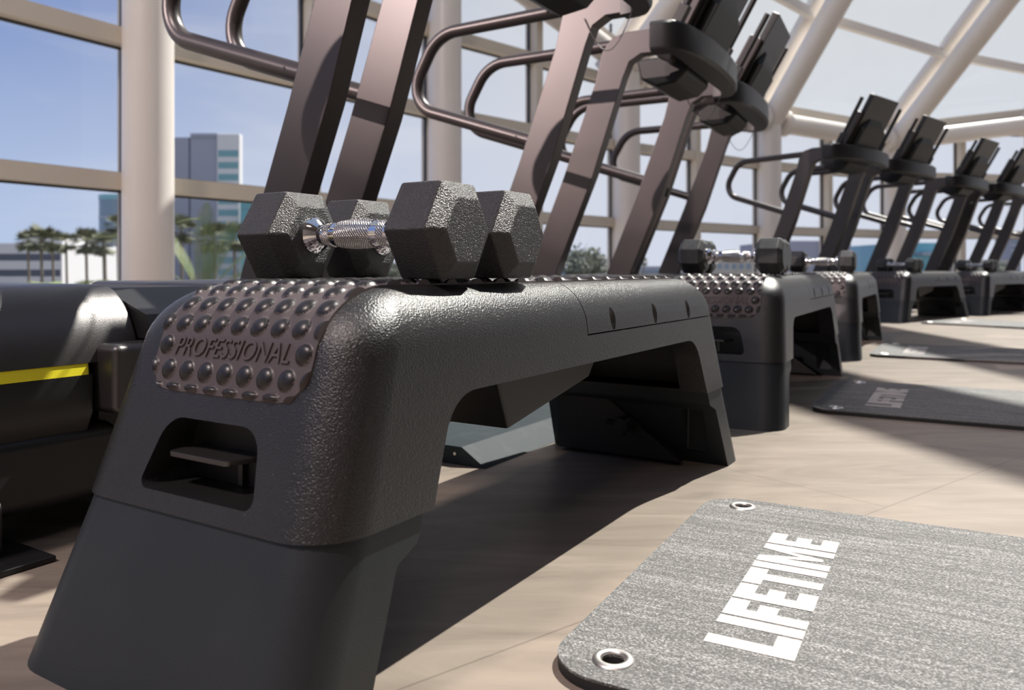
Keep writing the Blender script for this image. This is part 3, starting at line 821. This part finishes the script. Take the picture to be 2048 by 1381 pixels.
for k in range(11):
    z = H-4.6-k*3.45-1.2
    if z < 3: break
    bm = bmesh.new(); box(bm, x0+.5, x1-.3, -1.06, -.9, z, z+1.9, mi=0); w = link('window_band', bm, mg, r, smooth=False)
    bm = bmesh.new()
    for q in range(1, 7): box(bm, x0+.5+q*.85, x0+.58+q*.85, -1.12, -1.0, z, z+1.9)
    link('mullion', bm, mwl, w, smooth=False)
r, hw, H = building('glass_annex', 'low teal glass block leaning on the right side of the pale tower', 480, 507, 405, 215, 20, mg)
bm = bmesh.new()
for k in range(8): box(bm, -hw-.02, hw+.02, -.06, 0, H-2-k*3.2, H-1.8-k*3.2)
link('floor_line', bm, mgd, r, smooth=False)
# round glass tower
c = O(238, 392, 205); rt = thing('round_glass_tower', 'round blue glass tower partly hidden behind the large near column', 'building', (c.x, c.y, GZ)); H = c.z-GZ
bm = bmesh.new(); tube(bm, [(0, 0, 0), (0, 0, H)], 4.7, 40); link('glass_drum', bm, mgd, rt)
bm = bmesh.new(); tube(bm, [(0, 0, H-1.2), (0, 0, H)], 4.8, 40); link('crown_band', bm, mat('teal_band', (.16, .36, .42), .3), rt)
bm = bmesh.new()
for k in range(7): tube(bm, [(0, 0, H-6-k*3.4), (0, 0, H-5.6-k*3.4)], 4.76, 40)
link('floor_band', bm, mw, rt)
# parking structure
r, hw, H = building('parking_structure', 'long white parking structure low on the left horizon', -260, 124, 487, 150, 30, mwl)
for k in range(4):
    bm = bmesh.new(); box(bm, -hw+.5, hw-.3, -.05, .1, H-3.3-k*3, H-2.0-k*3); link('deck_opening', bm, mdk, r, smooth=False)
bm = bmesh.new(); box(bm, hw-9, hw-1, 2, 10, H, H+1.6); link('stair_head', bm, mwl, r, smooth=False)
r, hw, H = building('beige_building', 'beige low building between the palms and the round tower', 130, 200, 478, 290, 25, mbe)
bm = bmesh.new()
for k in range(3): box(bm, -hw+1, hw-1, -.05, .1, H-3-k*3.2, H-1.6-k*3.2)
link('window_band', bm, mgd, r, smooth=False)
r, hw, H = building('violet_grey_building', 'violet-grey block low on the horizon behind the far treadmills', 1565, 1702, 482, 160, 30, mpur)
bm = bmesh.new()
for k in range(6): box(bm, -hw+.5, hw-.5, -.06, .02, H-1.4-k*1.1, H-1.0-k*1.1)
link('louvre', bm, mw, r, smooth=False)
r, hw, H = building('teal_glass_block', 'teal glass block low on the horizon between the far uprights', 1800, 1872, 486, 150, 30, mat('sky_teal_glass', (.12, .38, .48), .2))
bm = bmesh.new(); box(bm, -hw*.2, hw*1.1, -3, 0, H-2.4, H-1.9); link('canopy', bm, mw, r, smooth=False)
r, hw, H = building('beige_apartment_block', 'beige windowed block behind the second bench dumbbells', 1400, 1520, 522, 120, 20, mbe)
bm = bmesh.new()
for k in range(8):
    for j in range(2): box(bm, -hw+.5+k*1.1, -hw+1.1+k*1.1, -.05, .05, H-1.2-j*1.6, H-.5-j*1.6)
link('window', bm, mgd, r, smooth=False)
r, hw, H = building('slim_tower', 'slim blue-grey tower at the far right horizon', 2022, 2042, 476, 300, 10, mw)
bm = bmesh.new()
for k in range(9): box(bm, -hw+.2, hw-.2, -.06, .02, H-2-k*2.2, H-1.2-k*2.2)
link('window_band', bm, mgd, r, smooth=False)
for n_, (a, b, yt, dd) in enumerate(((1275, 1345, 533, 260), (1118, 1150, 536, 240), (1700, 1800, 520, 220), (1930, 2020, 520, 260), (560, 620, 520, 200))):
    r, hw, H = building('distant_building', ['low grey roofs right of the round tree', 'low roof left of the round tree', 'pale low block between the far treadmills', 'pale low block left of the slim tower', 'low block behind the nearest dumbbell'][n_], a, b, yt, dd, 20, [mw, mbe][n_ % 2])
    bm = bmesh.new(); box(bm, -hw*.9, hw*.9, -.05, .02, H-2.2, H-1.2); link('window_band', bm, mgd, r, smooth=False)

leafm = mat('palm_leaf', (.17, .23, .07), .5, vary=(4, (.30, .30, .12), .4, .7)); leafd = mat('fan_palm_leaf', (.13, .145, .085), .7, vary=(2, (.20, .19, .12), .4, .7)); trunkm = mat('palm_trunk', (.20, .165, .13), .9)
treem = mat('tree_leaf', (.13, .15, .10), .8, vary=(1.5, (.19, .19, .15), .4, .7))
def frond(bm, base, az, el, length, width, droop, nseg=16, leaf=True, lw=.02):
    p = Vector(base); d0 = Vector((cos(az)*cos(el), sin(az)*cos(el), sin(el))); sidev = Vector((-sin(az), cos(az), 0)); pts = []
    e = el
    for k in range(nseg+1):
        pts.append(p.copy()); e -= droop/nseg; p = p+Vector((cos(az)*cos(e), sin(az)*cos(e), sin(e)))*(length/nseg)
    tube(bm, pts, [length*.006*(1-.8*k/nseg)+.001 for k in range(nseg+1)], 5)
    sub = 4
    for k in range(2*sub, nseg*sub):
        f = k/(nseg*sub); i = k//sub; q = pts[i].lerp(pts[i+1], (k % sub)/sub); dr = (pts[i+1]-pts[i]).normalized()
        w = width*(sin(pi*min(1, f*1.05))**.6)
        for s in (-1, 1):
            tip = q+(sidev*s*.75+dr*.75+Vector((0, 0, .12-.35*f))).normalized()*w*random.uniform(.9, 1.08)
            n = dr*lw
            bm.faces.new([bm.verts.new(v) for v in (q-n*.3, q+n*.7, q.lerp(tip, .6)+n*.9, tip, q.lerp(tip, .6)-n*.1)])
def feather_palm(lab, x, y, z, fronds):
    root = thing('feather_palm', lab, 'palm', (x, y, GZ), group='green feather palms just outside the window')
    bm = bmesh.new(); tube(bm, [(0, 0, 0), (.1, 0, (z-GZ)*.5), (0, 0, z-GZ)], [.28, .22, .2], 14); link('trunk', bm, trunkm, root)
    for az, el, ln, wd, dr in fronds:
        bm = bmesh.new(); frond(bm, (0, 0, z-GZ), radians(az), radians(el), ln, wd, radians(dr), lw=.014); link('frond', bm, leafm, root, smooth=False)
p = O(405, 610, 12.0)
feather_palm('green feather palm rising right of the large near column', p.x, p.y, p.z, [(100, 88, 1.7, .26, 18), (170, 74, 1.8, .30, 35), (30, 62, 1.55, .30, 30), (0, 50, 1.7, .42, 45), (200, 60, 1.5, .4, 50), (60, 78, 1.5, .4, 25), (185, 40, 1.6, .4, 60), (-10, 30, 1.5, .4, 60)])
p = O(262, 470, 15.0)
feather_palm('feather palm whose drooping frond tips reach out left of the large near column', p.x+.3, p.y, p.z-.2, [(180, 28, 1.45, .22, 50), (150, 40, 1.2, .3, 60), (20, 60, 1.2, .3, 60)])
p = O(130, 590, 12.0)
feather_palm('low feather palm arching above the treadmill deck at far left', p.x, p.y, p.z-.1, [(185, 40, 1.0, .34, 80), (150, 55, 1.0, .34, 80), (10, 40, 1.0, .34, 80), (60, 50, .9, .34, 70), (-10, 58, .9, .34, 70)])
def fan_palm(lab, px, py, d, size):
    c = O(px, py, d); root = thing('fan_palm', lab, 'palm', (c.x, c.y, GZ), group='tall fan palms on the horizon'); h = c.z-GZ; size *= 1.3
    bm = bmesh.new(); tube(bm, [(0, 0, 0), (.15, 0, h*.5), (0, 0, h)], [.24, .16, .14], 10); link('trunk', bm, trunkm, root)
    bm = bmesh.new()
    for k in range(46):
        az = random.uniform(0, 2*pi); el = random.uniform(-.9, 1.3); q = Vector((cos(az)*cos(el), sin(az)*cos(el), sin(el)))
        s = q.cross(Vector((0, 0, 1))).normalized(); b = q*size*.45; u = s.cross(q)
        for j in range(-4, 5):
            a = j*.26; tip = b+(q*cos(a)+s*sin(a)+Vector((0, 0, -.15))).normalized()*size*.6*random.uniform(.8, 1.1)
            w = (s*cos(a)-q*sin(a))*size*.05
            bm.faces.new([bm.verts.new(Vector((0, 0, h))+v) for v in (b*.95, b.lerp(tip, .6)+w, tip, b.lerp(tip, .6)-w)])
        bm.faces.new([bm.verts.new(Vector((0, 0, h))+v) for v in (s*.03, b, -s*.03)])
    link('crown', bm, leafd, root, smooth=False)
wh = ['at the far left of the horizon row', 'second from the left on the horizon', 'third from the left on the horizon', 'fourth from the left, before the beige building', 'fifth from the left, left of the round tower', 'dark, in front of the round tower', 'low, beside the round tower base', 'left in the gap right of the near column', 'middle of the gap right of the near column', 'right end of the gap by the nearest upright', 'peeping up between the nearest two dumbbell ends']
for k, (px, py, d, s) in enumerate(((56, 484, 95, 1.3), (82, 480, 84, 1.5), (105, 484, 95, 1.4), (132, 488, 104, 1.4), (172, 486, 88, 1.5), (235, 455, 80, 1.2), (208, 490, 60, .9), (362, 462, 82, 1.5), (428, 478, 80, 1.5), (468, 478, 84, 1.6), (1287, 525, 150, .8))):
    fan_palm('fan palm '+wh[k] if k < 10 else 'tiny fan palm standing right of the round tree', px, py, d, s)
def round_tree(lab, px, py, d, size, flat=.6):
    c = O(px, py, d); root = thing('round_tree', lab, 'tree', (c.x, c.y, GZ), group='round trees on the horizon'); h = c.z-GZ
    bm = bmesh.new(); tube(bm, [(0, 0, 0), (0, 0, h)], [.4, .25], 10); link('trunk', bm, trunkm, root)
    bm = bmesh.new()
    for k in range(1700):
        az = random.uniform(0, 2*pi); u = random.uniform(-1, 1); rr = size*random.uniform(.5, 1)*(1+.28*sin(3*az+1)*cos(4*u)+.15*sin(7*az+5*u)); w = sqrt(1-u*u)
        q = Vector((cos(az)*w*rr, sin(az)*w*rr, h+u*rr*flat)); a = Vector((random.uniform(-1, 1), random.uniform(-1, 1), random.uniform(-1, 1))).normalized()*size*.10; b = a.orthogonal().normalized()*size*.07
        bm.faces.new([bm.verts.new(v) for v in (q-a, q-b, q+a, q+b)])
    link('crown', bm, treem, root, smooth=False)
round_tree('big round tree on the horizon between two leaning uprights', 1170, 532, 75, 2.2, .75)
round_tree('low round tree in the gap between the two nearest dumbbells', 792, 545, 75, 1.5, .7)
round_tree('distant round tree low at the right horizon', 1990, 545, 120, 2.4, .6)
